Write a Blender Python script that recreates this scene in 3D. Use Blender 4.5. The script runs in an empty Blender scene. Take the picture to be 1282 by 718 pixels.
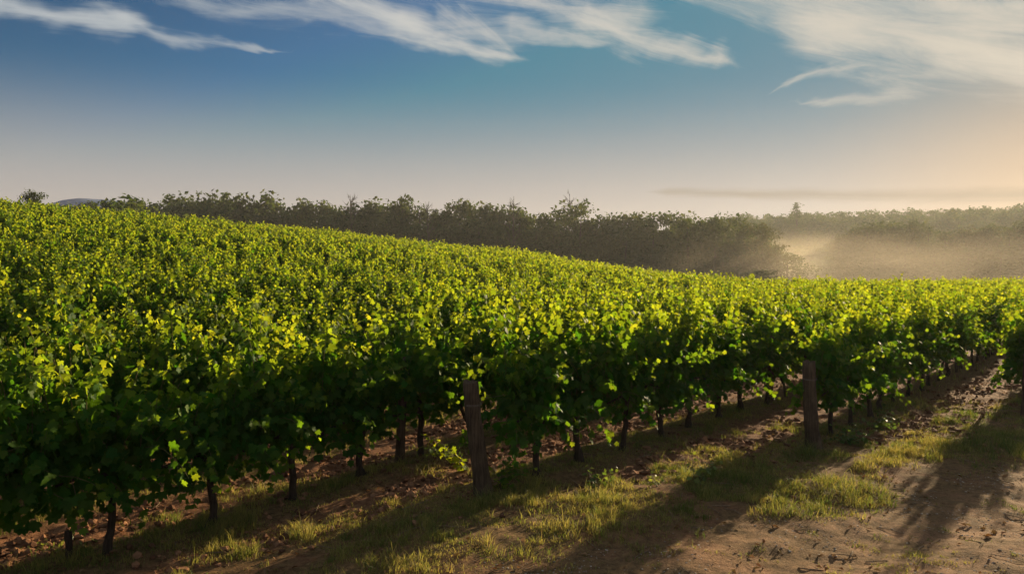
import bpy, math, random
import numpy as np
from mathutils import Vector, Matrix

R = math.radians
scene = bpy.context.scene
COL = scene.collection
random.seed(7)
rng = np.random.default_rng(11)

# ------------------------------------------------------------------ camera
cam_d = bpy.data.cameras.new("camera")
cam_d.sensor_width = 36.0
cam_d.lens = 26.7
cam_d.clip_end = 5000
cam = bpy.data.objects.new("camera", cam_d)
COL.objects.link(cam)
cam.location = (0, 0, 2.5)
cam.rotation_euler = (R(90 - 0.84), 0, 0)
scene.camera = cam

# ------------------------------------------------------------------ exposure
scene.view_settings.view_transform = 'Standard'
scene.view_settings.look = 'None'
scene.view_settings.exposure = 1.18
scene.view_settings.gamma = 1
scene.view_settings.use_curve_mapping = False
scene.render.engine = 'CYCLES'
cy = scene.cycles
cy.use_denoising = True
cy.denoiser = 'OPENIMAGEDENOISE'
cy.denoising_input_passes = 'RGB_ALBEDO_NORMAL'
cy.max_bounces = 6
cy.diffuse_bounces = 3
cy.glossy_bounces = 2
cy.transmission_bounces = 3
cy.volume_bounces = 0
cy.transparent_max_bounces = 8
cy.caustics_reflective = False
cy.caustics_refractive = False
cy.sample_clamp_indirect = 6.0

SUN_AZ, SUN_EL = 39.7, 12.2
SKY_STRENGTH = 0.05
SKY_GAIN = 0.74
SUN_STRENGTH = 5.0


# ------------------------------------------------------------------ node maths helper
class E:
    """One float in a node tree, so that masks can be written as sums."""
    def __init__(s, nt, sock): s.nt, s.s = nt, sock
    def op(s, o, *a, clamp=False):
        n = s.nt.nodes.new('ShaderNodeMath'); n.operation = o; n.use_clamp = clamp
        for i, v in enumerate((s,) + a):
            if isinstance(v, E): s.nt.links.new(v.s, n.inputs[i])
            else: n.inputs[i].default_value = v
        return E(s.nt, n.outputs[0])
    def __add__(s, b): return s.op('ADD', b)
    __radd__ = __add__
    def __mul__(s, b): return s.op('MULTIPLY', b)
    __rmul__ = __mul__
    def __sub__(s, b): return s.op('SUBTRACT', b)
    def __rsub__(s, b): return (s * -1.0) + b
    def __truediv__(s, b): return s.op('DIVIDE', b)
    def abs(s): return s.op('ABSOLUTE')
    def max(s, b): return s.op('MAXIMUM', b)
    def min(s, b): return s.op('MINIMUM', b)
    def clamp(s): return s.op('ADD', 0.0, clamp=True)
    def smooth(s, a, b):
        n = s.nt.nodes.new('ShaderNodeMapRange'); n.interpolation_type = 'SMOOTHSTEP'
        s.nt.links.new(s.s, n.inputs[0]); n.inputs[1].default_value = a; n.inputs[2].default_value = b
        return E(s.nt, n.outputs[0])


def noise(nt, vec, scale, detail=4, rough=0.55, dist=0.0, dims='3D'):
    n = nt.nodes.new('ShaderNodeTexNoise'); n.noise_dimensions = dims
    n.inputs['Scale'].default_value = scale; n.inputs['Detail'].default_value = detail
    n.inputs['Roughness'].default_value = rough; n.inputs['Distortion'].default_value = dist
    nt.links.new(vec, n.inputs['Vector'])
    return E(nt, n.outputs['Fac'])


def mixc(nt, fac, a, b):
    n = nt.nodes.new('ShaderNodeMix'); n.data_type = 'RGBA'
    for v, i in ((fac, 0), (a, 6), (b, 7)):
        if isinstance(v, E): nt.links.new(v.s, n.inputs[i])
        elif isinstance(v, (float, int)): n.inputs[i].default_value = v
        elif isinstance(v, tuple): n.inputs[i].default_value = (*v, 1)
        else: nt.links.new(v, n.inputs[i])
    return n.outputs[2]


# ------------------------------------------------------------------ sky and sun
def az_el(px, py):
    """direction of a point of the sky, read off the photograph once"""
    a = math.atan((px - 641) / 950)
    return a, math.atan((345 - py) / 950 * math.cos(a))


world = bpy.data.worlds.new("World"); scene.world = world
world.use_nodes = True
nt = world.node_tree; nt.nodes.clear()
sky = nt.nodes.new('ShaderNodeTexSky'); sky.sky_type = 'NISHITA'
sky.sun_disc = False
sky.sun_elevation = R(SUN_EL); sky.sun_rotation = R(SUN_AZ)
sky.altitude = 200; sky.air_density = 1.0; sky.dust_density = 0.35; sky.ozone_density = 1.6
tc = nt.nodes.new('ShaderNodeTexCoord')
sep = nt.nodes.new('ShaderNodeSeparateXYZ'); nt.links.new(tc.outputs['Generated'], sep.inputs[0])
X, Y, Z = (E(nt, sep.outputs[i]) for i in range(3))
az = X.op('ARCTAN2', Y); el = Z.op('ARCSINE')
cv = nt.nodes.new('ShaderNodeCombineXYZ'); nt.links.new(az.s, cv.inputs[0]); nt.links.new(el.s, cv.inputs[1])


def streak(px0, py0, px1, py1, w0, w1, fuzz, dens, wave=.07):
    """a wisp of cirrus: a tapering streak frayed by noise drawn out along it"""
    a0, e0 = az_el(px0, py0); a1, e1 = az_el(px1, py1)
    L = math.hypot(a1 - a0, e1 - e0); c, s_ = (a1 - a0) / L, (e1 - e0) / L
    dx, dy = az - a0, el - e0
    t = dx * c + dy * s_; n = dy * c - dx * s_
    mp = nt.nodes.new('ShaderNodeCombineXYZ')
    nt.links.new((t * 7.0).s, mp.inputs[0]); nt.links.new((n * 48.0).s, mp.inputs[1]); mp.inputs[2].default_value = px0 * .37
    fr = noise(nt, mp.outputs[0], 1.0, 8, .68, 1.1)
    mp2 = nt.nodes.new('ShaderNodeCombineXYZ')
    nt.links.new((t * 7.0).s, mp2.inputs[0]); nt.links.new((n * 12.0).s, mp2.inputs[1]); mp2.inputs[2].default_value = py0 * .7 + 5
    big = noise(nt, mp2.outputs[0], 1.0, 4, .55, .3)
    tt = (t * (1 / L))
    width = (tt * (w1 - w0) + w0).max(.0015) * 1.3
    nn = (n + (big - .5) * wave).abs() / width
    over = ((tt - 1.0).max(0.0) + (tt * -1.0).max(0.0)) * (L / max(w0, w1, .02)) * .55
    body = 1.0 - (nn + over)
    m = (body * .95 + (fr - .49) * fuzz * 1.15).smooth(0.0, 1.2)
    return (m * dens).clamp()


px = 1 / 950
clouds = None
for args in [
    (-60, -4, 160, 26, 15*px, 14*px, 1.3, .80), (150, 22, 330, 62, 10*px, 4*px, 1.6, .55),
    (180, -14, 640, 40, 16*px, 26*px, 1.9, .50),
    (395, -10, 520, 38, 20*px, 16*px, 1.3, .85), (500, 34, 632, 70, 14*px, 12*px, 1.4, .82), (560, 14, 620, 58, 12*px, 16*px, 1.8, .55),
    (560, -10, 800, 22, 18*px, 24*px, 1.7, .70), (640, 34, 740, 50, 9*px, 12*px, 1.5, .6), (730, 28, 900, 74, 19*px, 15*px, 1.4, .85),
    (860, -20, 1060, 40, 20*px, 34*px, 1.6, .62), (1020, 30, 1330, 80, 40*px, 48*px, 1.2, .86), (1000, -16, 1340, 8, 34*px, 40*px, 1.3, .80),
    (1180, 60, 1420, 110, 24*px, 40*px, 1.2, .75),
    (985, 106, 1065, 88, 5*px, 9*px, 1.8, .5), (1020, 126, 1130, 120, 6*px, 10*px, 1.8, .48),
]:
    m = streak(*args)
    clouds = m if clouds is None else (clouds + m - clouds * m)
bank = streak(835, 240, 1500, 243, 6*px, 12*px, 1.0, .9, .012)
bank2 = streak(980, 247, 1600, 249, 3*px, 6*px, 1.2, .7, .008)
low = bank.max(bank2)
# clearer, deeper blue overhead; warm dusty air towards the horizon, warmest near the sun
da = (az - R(SUN_AZ + 2)).abs()
warm = da.smooth(.40, .0) * el.smooth(.36, .02)
lowair = el.smooth(.26, .06)
def vmath(op, a, b):
    n = nt.nodes.new('ShaderNodeVectorMath'); n.operation = op; nt.links.new(a, n.inputs[0]); n.inputs[1].default_value = b
    return n.outputs[0]


gm = nt.nodes.new('ShaderNodeGamma'); gm.inputs['Gamma'].default_value = 1.6
nt.links.new(vmath('MULTIPLY', vmath('MINIMUM', sky.outputs[0], (4.4, 3.75, 4.2)), (1 / 7, 1 / 7, 1 / 7)), gm.inputs['Color'])
SKY = vmath('MULTIPLY', gm.outputs[0], (.75, 6.0, 7.9))
c1 = mixc(nt, lowair * .85, SKY, (6.3, 5.3, 4.75))
c1 = mixc(nt, warm * .8, c1, (8.6, 5.2, 2.4))
c1 = mixc(nt, low * .75, c1, (2.6, 2.15, 1.8))
cl_warm = da.smooth(1.3, .1)
ccol = mixc(nt, cl_warm, (6.3, 6.7, 6.8), (7.2, 6.6, 5.6))
c1 = mixc(nt, clouds, c1, ccol)
# bright cirrus added out of view, overhead and behind, as fill light
fill_veil = noise(nt, tc.outputs['Generated'], 2.2, 6, .6, .8).smooth(.34, .66) * .55 * (el.smooth(.40, .62).max(Y.smooth(.05, -.3) * el.smooth(.05, .25)))
c1 = mixc(nt, fill_veil, c1, (9.5, 10.2, 11.0))
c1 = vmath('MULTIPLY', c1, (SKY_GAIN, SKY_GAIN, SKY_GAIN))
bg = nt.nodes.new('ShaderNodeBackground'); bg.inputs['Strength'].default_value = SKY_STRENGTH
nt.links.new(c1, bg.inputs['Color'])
wo = nt.nodes.new('ShaderNodeOutputWorld'); nt.links.new(bg.outputs[0], wo.inputs['Surface'])

sd = bpy.data.lights.new("sun", 'SUN'); sd.energy = SUN_STRENGTH; sd.angle = R(0.5); sd.color = (1.0, .78, .48)
sun = bpy.data.objects.new("sun", sd); COL.objects.link(sun)
sdir = Vector((math.sin(R(SUN_AZ)) * math.cos(R(SUN_EL)), math.cos(R(SUN_AZ)) * math.cos(R(SUN_EL)), math.sin(R(SUN_EL))))
sun.rotation_euler = (-sdir).to_track_quat('-Z', 'Y').to_euler()
sun.location = (60, 80, 60)

# ------------------------------------------------------------------ layout of the vineyard
A = R(40)
DV = np.array([math.sin(A), math.cos(A)])         # along the rows
NV = np.array([-math.cos(A), math.sin(A)])        # across the rows, uphill
SP = 1.97
ROW1 = .12
N0 = 5.67                                          # the row of the leaning post
POSTS = {0: (-.33, 8.40), -1: (4.32, 10.85), -2: (9.02, 13.25), 1: (-5.05, 5.95)}
EDIR = np.array([.889, .459]); MV = np.array([.459, -.889])


def S(x, a, b):
    t = np.clip((np.asarray(x, float) - a) / (b - a), 0, 1)
    return t * t * (3 - 2 * t)


def edge_depth(x, y):
    s = x / np.maximum(y, 1.0)
    return np.interp(s, [-2.5, -1.2, -.67, -.45, -.22, 0, .22, .32, .67, 1.2, 2.5], [26, 46, 70, 80, 90, 100, 110, 112, 108, 90, 60])


def vnoise(x, y, seed=0):
    x = np.asarray(x, float); y = np.asarray(y, float)
    xi = np.floor(x).astype(np.int64); yi = np.floor(y).astype(np.int64)
    fx = x - xi; fy = y - yi
    fx = fx * fx * (3 - 2 * fx); fy = fy * fy * (3 - 2 * fy)
    def h(a, b):
        v = (a * 374761393 + b * 668265263 + seed * 974711) & 0x7fffffff
        v = ((v ^ (v >> 13)) * 1274126177) & 0x7fffffff
        return ((v ^ (v >> 16)) & 0xffff) / 65535.0
    return (h(xi, yi) * (1 - fx) + h(xi + 1, yi) * fx) * (1 - fy) + (h(xi, yi + 1) * (1 - fx) + h(xi + 1, yi + 1) * fx) * fy


def fbm(x, y, o=4, seed=0):
    r, a, t = 0, 1.0, 0
    for i in range(o):
        r = r + a * vnoise(x * 2 ** i, y * 2 ** i, seed + i); t += a; a *= .5
    return r / t


def lane(x, y):
    """(distance from the nearest row, metres outside the row ends)"""
    n = x * NV[0] + y * NV[1]
    ph = (n + ROW1 * S(n, N0 + .4, N0 + 1.3) - N0) / SP
    off = np.abs(ph - np.round(ph)) * SP
    m = (x - POSTS[0][0]) * MV[0] + (y - POSTS[0][1]) * MV[1]
    return off, m


def base_z(x, y):
    x = np.asarray(x, float); y = np.asarray(y, float)
    n = x * NV[0] + y * NV[1]; d = x * DV[0] + y * DV[1]
    front = S(y, -30, 5)
    s = x / np.maximum(y, 3.0)
    lift = np.interp(s, [-.67, -.22, 0, .22, .32, .67], [.895, .79, .71, .38, .21, .15])      # steepest at the left end of the slope
    nn = np.clip(n, -40, 110) - 12
    z = .13 * (np.sqrt(nn * nn + 16) + nn) / 2 * lift * front - 1.2 * S(d, 40, 100) * S(n, 10, 40) - .3 * S(-x, 0, 4) * front
    b = y - edge_depth(x, y)
    k = S(b, 0, 75) * S(y, 20, 50)
    z = z * (1 - k) - 2.8 * k
    r = np.hypot(x, y); s = x / np.maximum(y, 1.0)
    hill = S(r, 300, 560) * S(s, .05, .32) * S(y, 60, 160)
    z = z + (33.5 + 7 * fbm(x / 90, y / 90, 2, 9)) * hill * (1 - S(r, 640, 900) * .6)
    hill2 = S(r, 300, 520) * S(-s, .0, .35) * S(y, 60, 160)
    z = z + 8 * hill2 + 0 * hill2
    return z


def ground_z(x, y):
    x = np.asarray(x, float); y = np.asarray(y, float)
    z = base_z(x, y)
    off, m = lane(x, y)
    near = 1 - S(np.hypot(x, y), 22, 45)
    inside = S(-m, -.5, .4)
    # ridge of turf under the row, tilled soil between, ruts on the track
    z = z + near * inside * (.07 * (1 - S(off, .2, .62)) + (.10 * fbm(x * 2.1, y * 2.1, 4, 3) - .05 + .085 * (fbm(x * 6.3, y * 6.3, 3, 13) - .5)) * S(off, .3, .6))
    z = z + near * (1 - inside) * (.07 * fbm(x * 1.3, y * 1.3, 3, 5) - .035 + .045 * (fbm(x * 5.3, y * 5.3, 3, 17) - .5) + .05 * (1 - S(np.abs(m - 1.0), .2, 1.0)) - .04 * (1 - S(np.abs(m - 2.9), .1, .5)))
    return z


def gz(x, y): return float(ground_z(np.array([x]), np.array([y]))[0])


def row_base(k, t):
    n = N0 + k * SP - (ROW1 if k > 0 else .12 if k == 0 else 0) + max(k - 1, 0) * .43
    return NV[0] * n + DV[0] * t, NV[1] * n + DV[1] * t


def row_start(k):
    """where a row begins, measured along it: the line through the end posts"""
    if k in POSTS: p = np.array(POSTS[k])
    else: p = np.array(POSTS[0]) + (np.array(POSTS[-1]) - np.array(POSTS[0])) * (-k)
    return float(p @ DV)


# ------------------------------------------------------------------ mesh helpers
def mesh_np(name, v, counts, loops, mats, midx=None, smooth=True, attrs=None):
    me = bpy.data.meshes.new(name)
    v = np.ascontiguousarray(v, np.float32); counts = np.asarray(counts, np.int32); loops = np.asarray(loops, np.int32)
    me.vertices.add(len(v)); me.vertices.foreach_set('co', v.ravel())
    me.loops.add(len(loops)); me.loops.foreach_set('vertex_index', loops)
    me.polygons.add(len(counts))
    st = np.zeros(len(counts), np.int32); st[1:] = np.cumsum(counts)[:-1]
    me.polygons.foreach_set('loop_start', st)
    for m in mats: me.materials.append(m)
    if midx is not None: me.polygons.foreach_set('material_index', np.asarray(midx, np.int32))
    me.polygons.foreach_set('use_smooth', np.full(len(counts), smooth, bool))
    for k, a in (attrs or {}).items():
        at = me.attributes.new(k, 'FLOAT', 'POINT'); at.data.foreach_set('value', np.ascontiguousarray(a, np.float32))
    me.update(calc_edges=True); me.validate()
    return me


class MB:
    """collects quads, tubes and leaves, builds ONE mesh"""
    def __init__(s): s.v, s.c, s.l, s.m, s.a, s.n = [], [], [], [], [], 0
    def add(s, v, counts, loops, mat=0, attr=0.0):
        v = np.asarray(v, float).reshape(-1, 3)
        s.v.append(v); s.c.append(np.asarray(counts, int)); s.l.append(np.asarray(loops, int) + s.n)
        s.m.append(np.full(len(counts), mat)); s.a.append(np.broadcast_to(np.asarray(attr, float), (len(v),))); s.n += len(v)
    def tube(s, pts, rad, seg=7, mat=0, attr=0.0, cap=True, wob=0.0):
        pts = np.asarray(pts, float); n = len(pts); rad = np.broadcast_to(np.asarray(rad, float), (n,))
        tan = np.gradient(pts, axis=0); tan /= np.linalg.norm(tan, axis=1)[:, None] + 1e-9
        ref = np.array([1.0, 0, 0]) if abs(tan[0][0]) < .8 else np.array([0, 1.0, 0])
        vs = []
        for i in range(n):
            u = np.cross(tan[i], ref); u /= np.linalg.norm(u) + 1e-9; w = np.cross(tan[i], u)
            for j in range(seg):
                a = 2 * math.pi * j / seg
                r = rad[i] * (1 + (rng.random() - .5) * wob)
                vs.append(pts[i] + r * (math.cos(a) * u + math.sin(a) * w))
        lp, ct = [], []
        for i in range(n - 1):
            for j in range(seg):
                k = (j + 1) % seg
                lp += [i * seg + j, i * seg + k, (i + 1) * seg + k, (i + 1) * seg + j]; ct.append(4)
        if cap:
            lp += list(range((n - 1) * seg, n * seg)); ct.append(seg)
            lp += list(range(seg))[::-1]; ct.append(seg)
        s.add(vs, ct, lp, mat, attr)
    def mesh(s, name, mats, smooth=True):
        return mesh_np(name, np.concatenate(s.v), np.concatenate(s.c), np.concatenate(s.l), mats, np.concatenate(s.m), smooth, {'young': np.concatenate(s.a)})


def link(name, me, parent=None, loc=(0, 0, 0)):
    o = bpy.data.objects.new(name, me); COL.objects.link(o); o.location = loc
    if parent is not None: o.parent = parent
    return o


def thing(name, label, cat, loc=(0, 0, 0), rz=0, group=None):
    o = bpy.data.objects.new(name, None); COL.objects.link(o); o.location = loc; o.rotation_euler = (0, 0, rz)
    o.empty_display_size = .2
    o['label'] = label; o['category'] = cat
    if group: o['group'] = group
    return o


def tag(o, label=None, cat=None, group=None, kind=None):
    for k, v in (('label', label), ('category', cat), ('group', group), ('kind', kind)):
        if v: o[k] = v
    return o


def copy_thing(root, loc, rz, scale, label, group):
    r = root.copy(); COL.objects.link(r); r.location = loc; r.rotation_euler = (0, 0, rz); r.scale = scale
    r['label'] = label; r['category'] = root['category']
    if group: r['group'] = group
    elif 'group' in r: del r['group']
    for ch in root.children:
        c = ch.copy(); COL.objects.link(c); c.parent = r
    return r


# ------------------------------------------------------------------ materials
def new_mat(name):
    m = bpy.data.materials.new(name); m.use_nodes = True
    t = m.node_tree; t.nodes.clear()
    out = t.nodes.new('ShaderNodeOutputMaterial')
    return m, t, out


def leaf_mat(name, old, young, trans_old, trans_young, fac, hue=.5, rough=.5, spec=.35, attr=True, varied=.5):
    m, t, out = new_mat(name)
    g = t.nodes.new('ShaderNodeNewGeometry'); rnd = E(t, g.outputs['Random Per Island'])
    if attr:
        a = t.nodes.new('ShaderNodeAttribute'); a.attribute_name = 'young'; y = E(t, a.outputs['Fac'])
    else:
        y = (rnd * 7.31).op('FRACT') * .6
    yy = (y + (rnd - .5) * .3).clamp()
    oi = t.nodes.new('ShaderNodeObjectInfo'); orn = E(t, oi.outputs['Random'])
    vr = t.nodes.new('ShaderNodeHueSaturation')
    t.links.new(mixc(t, yy, old, young), vr.inputs['Color'])
    t.links.new(((rnd * 13.7).op('FRACT') * varied + (1 - varied / 2) + (orn - .5) * .25).s, vr.inputs['Value'])
    t.links.new(((rnd * 5.3).op('FRACT') * .035 + .488).s, vr.inputs['Hue'])
    p = t.nodes.new('ShaderNodeBsdfPrincipled'); p.inputs['Roughness'].default_value = rough; p.inputs['Specular IOR Level'].default_value = spec
    t.links.new(vr.outputs[0], p.inputs['Base Color'])
    tr = t.nodes.new('ShaderNodeBsdfTranslucent')
    vt = t.nodes.new('ShaderNodeHueSaturation')
    t.links.new(mixc(t, yy, trans_old, trans_young), vt.inputs['Color'])
    t.links.new(((rnd * 13.7).op('FRACT') * varied + (1 - varied / 2)).s, vt.inputs['Value'])
    t.links.new(((rnd * 5.3).op('FRACT') * .035 + .488).s, vt.inputs['Hue'])
    t.links.new(vt.outputs[0], tr.inputs['Color'])
    mx = t.nodes.new('ShaderNodeMixShader'); mx.inputs[0].default_value = fac
    t.links.new(p.outputs[0], mx.inputs[1]); t.links.new(tr.outputs[0], mx.inputs[2])
    t.links.new(mx.outputs[0], out.inputs['Surface'])
    return m


def bark_mat(name, dark, light, sx=40, sz=6, bump=.5, rough=.9):
    m, t, out = new_mat(name)
    tcx = t.nodes.new('ShaderNodeTexCoord'); mp = t.nodes.new('ShaderNodeMapping')
    mp.inputs['Scale'].default_value = (sx, sx, sz); t.links.new(tcx.outputs['Object'], mp.inputs[0])
    f = noise(t, mp.outputs[0], 1.0, 6, .65, .6)
    f2 = noise(t, tcx.outputs['Object'], 5, 4, .6)
    col = mixc(t, (f * .75 + f2 * .35).smooth(.35, .75), dark, light)
    p = t.nodes.new('ShaderNodeBsdfPrincipled'); p.inputs['Roughness'].default_value = rough; p.inputs['Specular IOR Level'].default_value = .15
    t.links.new(col, p.inputs['Base Color'])
    b = t.nodes.new('ShaderNodeBump'); b.inputs['Strength'].default_value = bump; b.inputs['Distance'].default_value = .02
    t.links.new(f.s, b.inputs['Height']); t.links.new(b.outputs[0], p.inputs['Normal'])
    t.links.new(p.outputs[0], out.inputs['Surface'])
    return m


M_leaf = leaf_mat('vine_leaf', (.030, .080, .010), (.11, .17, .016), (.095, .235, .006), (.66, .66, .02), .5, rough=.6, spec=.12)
M_stem = bark_mat('green_cane', (.07, .075, .02), (.16, .12, .05), 60, 10, .2, .7)
M_bark = bark_mat('vine_bark', (.022, .015, .010), (.075, .052, .036), 60, 9, .9)
M_post = bark_mat('weathered_wood', (.030, .019, .011), (.135, .090, .054), 46, 3.0, 1.0)
M_tree = leaf_mat('tree_leaf', (.028, .054, .016), (.058, .080, .022), (.07, .105, .014), (.18, .18, .025), .36, attr=False, rough=.65, spec=.15)
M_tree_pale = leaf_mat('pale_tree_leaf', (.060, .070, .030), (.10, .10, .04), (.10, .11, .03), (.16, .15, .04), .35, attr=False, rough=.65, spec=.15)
M_olive = leaf_mat('grey_bush_leaf', (.14, .15, .10), (.20, .20, .13), (.12, .13, .06), (.18, .17, .08), .35, attr=False, rough=.65, spec=.15)
M_treebark = bark_mat('tree_bark', (.03, .024, .018), (.08, .065, .05), 4, 1, .4)
M_grass = leaf_mat('grass_blade', (.060, .090, .020), (.25, .20, .060), (.13, .19, .020), (.46, .36, .08), .45, rough=.6, spec=.2)
M_weed = leaf_mat('weed_leaf', (.040, .078, .018), (.11, .14, .026), (.13, .20, .02), (.34, .36, .04), .42)


def clod_mat(name, a, b, bumpy=.6, scale=30):
    m, t, out = new_mat(name)
    g = t.nodes.new('ShaderNodeNewGeometry'); rnd = E(t, g.outputs['Random Per Island'])
    tcx = t.nodes.new('ShaderNodeTexCoord'); f = noise(t, tcx.outputs['Object'], scale, 5, .7)
    p = t.nodes.new('ShaderNodeBsdfPrincipled'); p.inputs['Roughness'].default_value = .95; p.inputs['Specular IOR Level'].default_value = .1
    t.links.new(mixc(t, (f * .5 + rnd * .55).smooth(.2, .85), a, b), p.inputs['Base Color'])
    bn = t.nodes.new('ShaderNodeBump'); bn.inputs['Strength'].default_value = bumpy; bn.inputs['Distance'].default_value = .01
    t.links.new(f.s, bn.inputs['Height']); t.links.new(bn.outputs[0], p.inputs['Normal'])
    t.links.new(p.outputs[0], out.inputs['Surface'])
    return m


M_clod = clod_mat('soil_clod', (.085, .040, .022), (.27, .135, .070))
M_stone = clod_mat('gravel_stone', (.20, .15, .11), (.48, .41, .33))
M_litter_wood = bark_mat('dry_cane', (.10, .06, .035), (.30, .21, .13), 30, 30, .3)
M_litter = leaf_mat('dead_leaf', (.16, .075, .03), (.34, .22, .11), (.16, .07, .02), (.26, .16, .06), .25, attr=False, rough=.8, spec=.1)


def ground_mat():
    m, t, out = new_mat('vineyard_ground')
    g = t.nodes.new('ShaderNodeNewGeometry'); P = g.outputs['Position']
    sp = t.nodes.new('ShaderNodeSeparateXYZ'); t.links.new(P, sp.inputs[0])
    x, y = E(t, sp.outputs[0]), E(t, sp.outputs[1])
    nb = noise(t, P, .9, 5, .6); nm = noise(t, P, 3.2, 6, .65); nf = noise(t, P, 14, 6, .7); nx = noise(t, P, 55, 4, .7)
    n = x * float(NV[0]) + y * float(NV[1])
    ph = (n + n.smooth(N0 + .4, N0 + 1.3) * ROW1 - N0) * (1 / SP)
    off = (ph - ph.op('ROUND')).abs() * SP + (nm - .5) * .55
    mm = (x - POSTS[0][0]) * float(MV[0]) + (y - POSTS[0][1]) * float(MV[1]) + (nb - .5) * 1.3 + (nm - .5) * .8
    soil = mixc(t, (nf * .7 + nx * .35).smooth(.3, .75), (.075, .033, .017), (.27, .128, .062))
    soil = mixc(t, nm.smooth(.5, .72) * .5, soil, (.30, .165, .085))
    turf = mixc(t, (nf * .8 + nx * .3).smooth(.35, .75), (.062, .040, .017), (.23, .135, .056))
    track = mixc(t, (nx * .8 + nf * .4).smooth(.35, .8), (.125, .060, .030), (.33, .182, .090))
    track = mixc(t, (nm * .6 + nb * .5).smooth(.45, .62) * .8, track, turf)
    weeds = off.smooth(.62, .34)
    inside = mixc(t, weeds * .85, soil, turf)
    verge = mixc(t, (nm * .6 + nb * .6).smooth(.42, .66), soil, turf)
    c = mixc(t, mm.smooth(-.1, .5), inside, verge)
    c = mixc(t, mm.smooth(1.7, 2.5), c, track)
    # beyond the vines: dry meadow and woodland floor
    r = (x * x + y * y).op('SQRT')
    far = mixc(t, nb.smooth(.3, .7), (.045, .050, .020), (.085, .075, .034))
    c = mixc(t, r.smooth(110, 150), c, far)
    p = t.nodes.new('ShaderNodeBsdfPrincipled'); p.inputs['Roughness'].default_value = .95; p.inputs['Specular IOR Level'].default_value = .1
    t.links.new(c, p.inputs['Base Color'])
    b = t.nodes.new('ShaderNodeBump'); b.inputs['Strength'].default_value = .9; b.inputs['Distance'].default_value = .05
    t.links.new((nf * .6 + nx * .25 + nm * .5).s, b.inputs['Height']); t.links.new(b.outputs[0], p.inputs['Normal'])
    t.links.new(p.outputs[0], out.inputs['Surface'])
    return m


# ------------------------------------------------------------------ ground: one sheet to the horizon
def axis(a, b, step, lo, hi, grow=1.09):
    mid = list(np.arange(a, b, step)); st = step; up = [b]
    while up[-1] < hi: up.append(up[-1] + st); st *= grow
    st = step; dn = [a - step]
    while dn[-1] > lo: dn.append(dn[-1] - st); st *= grow
    return np.array(dn[::-1] + mid + up)


gx = axis(-8.5, 12, .05, -880, 880); gy = axis(5.2, 14.5, .05, -300, 880)
GX, GY = np.meshgrid(gx, gy)
V = np.stack([GX, GY, ground_z(GX, GY)], -1).reshape(-1, 3)
nx_, ny_ = len(gx), len(gy)
ii = (np.arange(ny_ - 1)[:, None] * nx_ + np.arange(nx_ - 1)[None]).ravel()
loops = np.stack([ii, ii + 1, ii + 1 + nx_, ii + nx_], -1).ravel()
M_ground = ground_mat()
tag(link('ground', mesh_np('ground', V, np.full(len(ii), 4), loops, [M_ground])), kind='structure')
# the dirt track past the row ends: its own sheet, 4 mm up
qd = loops.reshape(-1, 4); cx_ = V[qd, 0].mean(1); cy_ = V[qd, 1].mean(1)
al_ = (cx_ - POSTS[0][0]) * EDIR[0] + (cy_ - POSTS[0][1]) * EDIR[1]; mt_ = lane(cx_, cy_)[1] + (fbm(cx_ * 1.7, cy_ * 1.7, 3, 97) - .5) * 1.2
qd = qd[(mt_ > 2.15) & (mt_ < 5.6) & (np.abs(al_) < 32)]
uq, inv = np.unique(qd, return_inverse=True)
tag(link('dirt_track', mesh_np('dirt_track', V[uq] + np.array([0, 0, .004]), np.full(len(qd), 4), inv.ravel(), [M_ground])), kind='structure')

# far hills at the end of the view, haze blue painted into their colour
def ridge(name, az0, az1, dist, depth, hfun, mat):
    na, nr = 90, 14
    a = np.linspace(az0, az1, na); r = np.linspace(0, 1, nr)
    AA, RR = np.meshgrid(a, r)
    prof = np.sin(RR * math.pi) ** .8
    D = dist + (RR - .5) * depth
    x = D * np.sin(AA); yy = D * np.cos(AA)
    z = -6 + (hfun(AA) + 6) * prof * (1 + .05 * (fbm(x / 25, yy / 25, 3, 4) - .6))
    v = np.stack([x, yy, z], -1).reshape(-1, 3)
    i = (np.arange(nr - 1)[:, None] * na + np.arange(na - 1)[None]).ravel()
    return tag(link(name, mesh_np(name, v, np.full(len(i), 4), np.stack([i, i + 1, i + 1 + na, i + na], -1).ravel(), [mat])), kind='structure')


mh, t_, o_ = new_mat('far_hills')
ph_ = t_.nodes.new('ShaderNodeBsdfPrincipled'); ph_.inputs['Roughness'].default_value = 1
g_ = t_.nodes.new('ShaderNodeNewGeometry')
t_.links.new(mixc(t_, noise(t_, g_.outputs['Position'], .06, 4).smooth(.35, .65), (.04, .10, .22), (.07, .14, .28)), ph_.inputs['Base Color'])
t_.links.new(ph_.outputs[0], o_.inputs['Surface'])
HA = [az_el(p, 250)[0] for p in (20, 60, 80, 100, 125, 150, 175, 230, 300)]
HZ = [2.5 + 700 * math.cos(a_) * (345 - q) / 950 for a_, q in zip(HA, (264, 256, 250.5, 249, 250.5, 252, 258, 272, 285))]
ridge('hills', HA[0] - .5, HA[-1], 700, 160, lambda a: np.interp(a, HA, HZ), mh)

# ------------------------------------------------------------------ grapevines
def norm(v): return v / (np.linalg.norm(v, axis=-1, keepdims=True) + 1e-9)


ang = np.array([0, 14, 27, 40, 52, 66, 80, 96, 112, 130, 148, 166])
rad = np.array([1.0, .80, .60, .80, .90, .70, .58, .74, .68, .50, .52, .34])
def grape_outline():
    pts = [(math.cos(R(a)) * r, math.sin(R(a)) * r) for a, r in zip(ang, rad)]
    pts += [(.0, .0)][:0]
    left = [(u, -w) for u, w in pts[1:]][::-1]
    return np.array(pts + left) * .58           # tip at u = .58, across about .95


OUT = grape_outline(); NO = len(OUT)


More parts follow.
